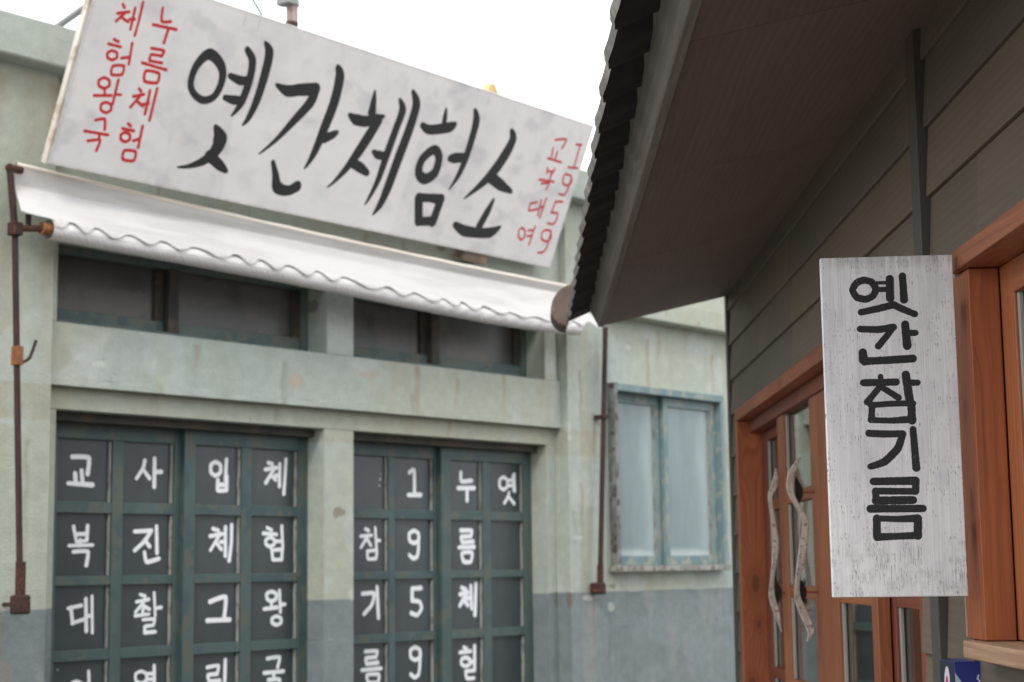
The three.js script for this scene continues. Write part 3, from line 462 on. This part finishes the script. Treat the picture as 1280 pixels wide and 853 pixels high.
  const leaf = (a, b, z, g0, g1, rows, mats, handle) => {
    const d = new THREE.Group(); d.name = 'sliding_door'; house.add(d);
    const zf = z, zb = z + 0.034, top = 2.069 + (z < 0.05 ? 0.04 : 0);
    mesh('stile', wood(1, a, g0, 0.06, top, zf, zb), mats[0], d); mesh('stile', wood(1, g1, b, 0.06, top, zf, zb), mats[1], d);
    mesh('rail', wood(0, g0, g1, rows[0], top, zf + 0.002, zb - 0.002), mats[0], d); mesh('rail', wood(0, g0, g1, 0.06, 0.25, zf + 0.002, zb - 0.002), mats[1], d);
    for (let i = 0; i < rows.length; i++) {
      const y1 = rows[i], y0 = i + 1 < rows.length ? rows[i + 1] + 0.04 : 0.25;
      if (i + 1 < rows.length) mesh('muntin', wood(0, g0, g1, rows[i + 1], y0, zf + 0.003, zb - 0.003), mats[1], d);
      mesh('pane', box(g0 - 0.004, g1 + 0.004, y0 - 0.004, y1 + 0.004, zf + 0.02, zf + 0.024, 0), M.glass, d);
      mesh('glazing_bead', plain(g1 - 0.016, g1, y0, y1, zf + 0.008, zf + 0.019), M.bead, d);
    }
    if (handle) {
      const [T, pts] = handle, g = strip(T, pts, 0.024);
      mesh('handle', g, handleMat, d, { label: 'wavy pale printed door handle strip' });
    }
  };
  const rows = [2.03, 1.757, 1.437, 1.117, 0.79];
  leaf(5.99, 6.801, 0.068, 6.09, 6.68, rows, [M.cedarDark, M.cedarDark]);
  leaf(5.262, 6.1, 0.03, 5.4, 5.95, [2.076, ...rows.slice(1)], [M.cedar[1], M.cedar[1]], [5.33, [[0.012, 1.885], [0.04, 1.83], [0.047, 1.775], [0.028, 1.73], [0.004, 1.684], [0.012, 1.61], [0.022, 1.56], [0.036, 1.489], [0.036, 1.445], [0.02, 1.4], [0.0, 1.342], [0.012, 1.312]]]);
  leaf(4.44, 5.26, 0.03, 4.515, 4.99, [2.076, ...rows.slice(1)], [M.cedar[1], M.cedar[1]]);
  leaf(3.791, 4.56, 0.068, 3.9, 4.4, rows, [M.cedarDark, M.cedarDark]);
  const leafB = house.children.filter((o) => o.name === 'sliding_door')[1];
  { // second pull on the far stile of the same leaf, and dark wedges in the bends of both
    const pts = [[-0.012, 1.885], [-0.006, 1.83], [0.012, 1.79], [0.008, 1.733], [-0.002, 1.621], [0.004, 1.565], [0.016, 1.487], [0.018, 1.44], [0.004, 1.384], [-0.012, 1.314]];
    const g = strip(6.03, pts, 0.022);
    mesh('handle', g, handleMat, leafB, { label: 'narrow wavy pale printed door handle strip' });
    for (const [x, e0, ys] of [[5.345, 0.03, [1.772, 1.462]], [6.045, 0.004, [1.45]]]) for (const y of ys) { // dark wedge filling the gap in the bend, on a pin into the stile
      const s = new THREE.Shape(); s.moveTo(y - 0.055, -e0); s.lineTo(y + 0.055, -e0); s.lineTo(y + 0.012, -e0 + 0.024); s.lineTo(y - 0.012, -e0 + 0.024);
      const q = new THREE.ExtrudeGeometry(s, { depth: 0.008, bevelEnabled: false }), p = q.attributes.position; for (let i = 0; i < p.count; i++) p.setXYZ(i, x - 0.004 + p.getZ(i), p.getX(i), p.getY(i));
      q.computeVertexNormals(); mesh('bracket', q, M.dark, leafB); mesh('pin', rod([x, y, -e0 + 0.02], [x, y, 0.031], 0.004, 8), M.cedar[1], leafB);
    }
  }
  // near window
  const w = new THREE.Group(); w.name = 'window'; house.add(w);
  mesh('casing', wood(1, 3.12, 3.25, 1.407, 2.09, -0.042, 0.016), M.cedarKnotty, w);
  mesh('inner_jamb', wood(1, 3.09, 3.119, 1.407, 2.09, 0.052, 0.09), M.cedar[2], w);
  mesh('trim_strip', wood(1, 3.251, 3.291, 1.407, 2.13, -0.034, 0.0), std({ map: mottled(126, [[172, 166, 158], [150, 142, 132]], 40, 256), roughness: 0.8 }), w);
  mesh('head_casing', wood(0, 1.4, 3.2, 2.0915, 2.131, -0.056, 0.09), M.cedar[1], w);
  mesh('sill', wood(0, 1.4, 3.19, 1.374, 1.406, -0.066, 0.09), M.oldWood, w);
  mesh('sash_stile', wood(1, 3.035, 3.119, 1.408, 2.09, 0.0165, 0.05), M.cedar[2], w);
  mesh('sash_rail', wood(0, 1.5, 3.034, 2.03, 2.09, 0.015, 0.05), M.cedar[1], w); mesh('sash_rail', wood(0, 1.5, 3.034, 1.408, 1.47, 0.015, 0.05), M.cedar[1], w);
  mesh('sash_stile', wood(1, 2.2, 2.29, 1.47, 2.03, 0.0155, 0.05), M.cedar[1], w); mesh('sash_stile', wood(1, 1.5, 1.59, 1.47, 2.03, 0.0155, 0.05), M.cedar[1], w);
  for (const [a, b] of [[2.29, 3.035], [1.59, 2.2]]) { mesh('pane', box(a, b, 1.47, 2.03, 0.033, 0.037, 0), M.glass, w); mesh('glazing_bead', plain(b - 0.012, b, 1.47, 2.03, 0.022, 0.032), M.bead, w); }
  // eave: soffit sheets, fascia, roof deck, tiles
  const sh = (e) => 2.678 - (e / 0.549) * 0.124;
  const cuts = [near - 0.02, -0.4, 0.8, 2.0, 3.2, 4.4, 5.6, 7.105];
  for (let i = 0; i + 1 < cuts.length; i++) {
    const g = box(cuts[i], cuts[i + 1] - 0.004, 0, 0.012, -0.545, 0.03, 0.001), p = g.attributes.position;
    for (let k = 0; k < p.count; k++) p.setY(k, p.getY(k) + sh(-p.getZ(k))); g.computeVertexNormals(); uvBox(g, 2, 0.5, 0, R0() * 9, R0() * 9);
    mesh('soffit_board', g, M.soffit, house);
  }
  { // leaning fascia
    const fc = [near - 0.02, 1.9, 4.3, 7.11];
    for (let i = 0; i < 3; i++) { const g = box(fc[i], fc[i + 1] - 0.003, 0, 0.1, -0.012, 0.012, 0.003), p = g.attributes.position; for (let k = 0; k < p.count; k++) { const y = p.getY(k); p.setZ(k, p.getZ(k) - 0.549 - 0.043 * (y / 0.09)); p.setY(k, y + 2.55); } g.computeVertexNormals(); uvBox(g, 2, 0.5, 0, R0() * 9, R0() * 9); mesh('fascia_board', g, M.fascia, house); }
  }
  const SL = Math.tan(0.436), roofY = (e) => 2.642 + (0.592 - e) * SL; // underside of the tiles
  { const g = box(near, far, 0, 0.03, -0.585, 4.2, 0), p = g.attributes.position; for (let k = 0; k < p.count; k++) p.setY(k, p.getY(k) + roofY(-p.getZ(k)) - 0.012); g.computeVertexNormals(); mesh('roof_deck', uvBox(g), M.soffit, house); }
  for (const [z0, z1, low] of [[-0.54, -0.001, (e) => sh(e) + 0.013], [0, 3.75, () => 2.6]]) { const g = box(far - 0.1, far, 0, 1, z0, z1, 0), p = g.attributes.position; for (let k = 0; k < p.count; k++) { const e = -p.getZ(k); p.setY(k, p.getY(k) > 0.5 ? roofY(e) - 0.014 : low(e)); } g.computeVertexNormals(); mesh('gable_wall', uvBox(g), M.soffit, house); }
  const P = 0.264, tileGeo = [0, 1].map((k) => {
    const n = 12;
    const wave = (u) => 0.01 * Math.cos(u * 5.2) - 0.024 * u - 0.01 * smoothstep(u, 0.7, 1);
    const pos = [], idx = [], under = [], L = 0.3, th = 0.021, rows = [0, 0.06, 1];
    for (const s of [0, 1]) for (const v of rows) for (let i = 0; i <= n; i++) { const u = i / n; pos.push(u * (P + 0.03), wave(u) + (s ? th : 0) + v * L * SL - (v ? 0.001 : 0) + (k ? 0.002 : 0), v * L - 0.024 * u * (1 - v) + 0.008 * smoothstep(u, 0.8, 1) * (1 - v) + (v === 0 && s ? -0.009 : 0)); }
    const id = (s, v, i) => (s * rows.length + v) * (n + 1) + i;
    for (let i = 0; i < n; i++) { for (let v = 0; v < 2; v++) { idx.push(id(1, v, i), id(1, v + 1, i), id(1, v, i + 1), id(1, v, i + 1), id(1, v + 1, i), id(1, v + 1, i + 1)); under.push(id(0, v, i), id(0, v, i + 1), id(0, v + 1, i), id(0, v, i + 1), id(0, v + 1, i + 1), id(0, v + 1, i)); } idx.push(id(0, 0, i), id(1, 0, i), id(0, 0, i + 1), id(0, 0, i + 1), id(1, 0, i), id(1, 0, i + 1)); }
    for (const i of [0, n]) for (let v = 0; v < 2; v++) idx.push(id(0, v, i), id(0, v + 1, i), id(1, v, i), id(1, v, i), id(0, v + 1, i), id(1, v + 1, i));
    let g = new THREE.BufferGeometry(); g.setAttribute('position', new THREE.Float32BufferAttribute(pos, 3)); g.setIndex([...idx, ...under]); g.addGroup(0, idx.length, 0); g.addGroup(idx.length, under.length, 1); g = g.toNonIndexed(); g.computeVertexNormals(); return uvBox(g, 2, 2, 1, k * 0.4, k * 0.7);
  });
  const rest = []; let ti = 0;
  for (let row = 0; row < 16; row++) for (let c = 0; c < 33; c++) {
    const x = near + c * P + (0.02), e = 0.666 - row * 0.27; if (x > far - 0.1) continue;
    const y = roofY(e) + 0.004 + (hash(c, row, 3) - 0.5) * 0.004 + row * 0.0004;
    if (row < 3) { const m = mesh('roof_tile', tileGeo[(c + row) % 2], [M.tile[ti++ % 3], M.tileUnderShade], house); m.position.set(x, y, -e); m.rotation.z = (hash(c, row, 5) - 0.5) * 0.012; }
    else rest.push(tileGeo[0].clone().translate(x, y, -e));
  }
  mesh('upper_tiles', mergeGeometries(rest), M.tile[0], house, { kind: 'stuff' });
  { // curved verge tile closing the far end of the eave
    const s = new THREE.Shape(); s.moveTo(0.668, 2.728); s.bezierCurveTo(0.74, 2.715, 0.765, 2.64, 0.752, 2.6); s.bezierCurveTo(0.742, 2.575, 0.72, 2.56, 0.7, 2.558); s.bezierCurveTo(0.69, 2.6, 0.67, 2.64, 0.655, 2.66); s.closePath();
    const g = new THREE.ExtrudeGeometry(s, { depth: 0.2, bevelEnabled: true, bevelSize: 0.006, bevelThickness: 0.006, bevelSegments: 2, curveSegments: 10 });
    g.rotateY(Math.PI / 2); /* x'=z, z'=-x */ const p = g.attributes.position; g.translate(far - 0.02, 0, 0);
    mesh('verge_tile', uvBox(g, 2, 2), M.brownTile, house);
  }
}

// ---------------------------------------------------------------- upright hanging board on the house
{
  const yaw = -0.0881, W = 0.2441, H = 0.6317;
  const t = thing('hanging_signboard', 'upright white board with five black painted characters projecting from the timber house', 'signboard', null, new THREE.Vector3(0.5816, 1.4874, -3.15), yaw);
  const w = 640, h = Math.round((640 * H) / W), k = w / 249;
  const map = canvasTex(w, h, (g) => {
    pixels(g, w, h, (x, y) => {
      const st = fbm(x / 16, y / 260, 141, 4), big = fbm(x / 90, y / 180, 142, 4), sc = fbm(x / 2.2, y / 26, 143, 4), bl = fbm(x / 60, y / 60, 144, 4), v = (hash(x, y, 9) - 0.5) * 7;
      let c = mix3([242, 242, 243], [232, 232, 234], smoothstep(st, 0.3, 0.75)); c = mix3(c, [216, 215, 219], 0.6 * smoothstep(big, 0.42, 0.78));
      const yy = y / h, low = smoothstep(yy, 0.72, 0.95), topE = smoothstep(0.05 - yy, 0, 0.05), sideE = smoothstep(0.06 - x / w, 0, 0.06) + smoothstep(x / w - 0.95, 0, 0.05);
      c = mix3(c, [112, 110, 112], smoothstep(sc, 0.69 - 0.04 * low - 0.12 * topE - 0.05 * sideE, 0.8) * smoothstep(bl, 0.42, 0.6) * 0.8);
      c = mix3(c, [136, 134, 134], 0.35 * low * smoothstep(bl, 0.35, 0.8) * smoothstep(fbm(x / 5, y / 40, 147, 4), 0.4, 0.62)); c = mix3(c, [150, 140, 130], 0.5 * topE * st);
      return [c[0] + v, c[1] + v, c[2] + v];
    });
    for (const s of VERT) paint(g, s, k, 'rgb(33,33,34)', { tension: 0.28, rough: 0.22, seed: 12, grow: 1.08 });
    const r = rng(31); g.fillStyle = 'rgba(196,196,198,0.75)';
    for (let i = 0; i < 60; i++) { const x = (0.25 + 0.5 * r()) * w, y = (0.06 + 0.8 * r()) * h; g.fillRect(x, y, 1 + r() * 2, 2 + r() * 7); }
    g.strokeStyle = 'rgba(50,48,48,0.6)'; for (let i = 0; i < 26; i++) { const x = (0.3 + 0.45 * r()) * w, y = (0.84 + 0.1 * r()) * h; g.lineWidth = 0.6 + r() * 1.4; g.beginPath(); g.moveTo(x, y); g.lineTo(x + (r() - 0.3) * 12, y + 10 + r() * 60); g.stroke(); }
    for (let i = 0; i < 160; i++) { g.fillStyle = 'rgba(60,56,54,' + (0.2 + 0.5 * r()) + ')'; const a = r(); const x = a < 0.4 ? w * (0.94 + 0.06 * r()) : a < 0.7 ? w * 0.07 * r() : w * r(), y = a < 0.7 ? h * r() : h * (r() < 0.5 ? 0.03 * r() : 1 - 0.04 * r()); g.fillRect(x, y, 1 + r() * 2, 1 + r() * 5); }
  });
  const bump = canvasTex(256, 512, (g) => pixels(g, 256, 512, (x, y) => { const v = 255 * fbm(x / 2.4, y / 70, 146, 4); return [v, v, v]; }), false);
  const g = box(0, W, 0, H, -0.018, 0, 0.002), p = g.attributes.position, uv = g.attributes.uv; for (let i = 0; i < p.count; i++) uv.setXY(i, clamp(p.getX(i) / W, 0.004, 0.996), clamp(p.getY(i) / H, 0.002, 0.998));
  mesh('board', g, new THREE.MeshStandardMaterial({ map, roughness: 0.55, bumpMap: bump, bumpScale: 0.0005 }), t);
  mesh('bracket', plain(W - 0.1, W + 0.004, H - 0.12, H - 0.08, -0.05, -0.019), M.batten, t); mesh('bracket', plain(W - 0.1, W + 0.004, 0.1, 0.14, -0.05, -0.019), M.batten, t);
}
// ---------------------------------------------------------------- blue printed box on the house wall
{
  const t = thing('menu_box', 'small blue printed box fixed to the boarded wall below the upright white board', 'box', null, at('B', 3.28, 1.05, 0), YB);
  const map = canvasTex(256, 512, (g, w, h) => {
    g.fillStyle = 'rgb(30,36,66)'; g.fillRect(0, 0, 128, h); g.fillStyle = 'rgb(40,52,128)'; g.fillRect(128, 0, 128, h);
    g.fillStyle = 'rgb(176,196,206)'; g.beginPath(); g.moveTo(130, 30); g.quadraticCurveTo(170, 70, 214, 150); g.lineTo(214, 300); g.lineTo(130, 300); g.fill();
    g.fillStyle = 'rgb(226,214,220)'; g.beginPath(); g.ellipse(60, 70, 24, 52, 0.1, 0, 7); g.fill(); g.fillStyle = 'rgb(196,60,110)'; g.beginPath(); g.ellipse(58, 78, 12, 30, 0.1, 0, 7); g.fill();
    g.strokeStyle = 'rgb(206,212,222)'; g.lineWidth = 7; g.beginPath(); g.moveTo(228, 40); for (let i = 0; i < 9; i++) g.lineTo(222 + (i % 2) * 14, 52 + i * 13); g.stroke(); g.beginPath(); g.moveTo(44, 150); for (let i = 0; i < 7; i++) g.lineTo(40 + (i % 2) * 30, 160 + i * 16); g.stroke();
  });
  const g = box(0, 0.115, 0, 0.312, -0.062, -0.004, 0.002), p = g.attributes.position, n = g.attributes.normal, uv = g.attributes.uv;
  for (let i = 0; i < p.count; i++) { const side = Math.abs(n.getZ(i)) > 0.7; uv.setXY(i, side ? 0.49 * (1 - p.getX(i) / 0.115) : 0.51 + 0.48 * clamp(1 + (p.getZ(i) + 0.004) / 0.058, 0, 1), p.getY(i) / 0.312); }
  mesh('body', g, new THREE.MeshStandardMaterial({ map, roughness: 0.35 }), t);
  mesh('side_board', wood(1, -0.002, 0.115, -0.01, 0.314, -0.003, 0.012), M.oldWood, t);
}

scene.traverse((o) => { if (o.isMesh) o.castShadow = o.receiveShadow = true; });
renderer.render(scene, camera);
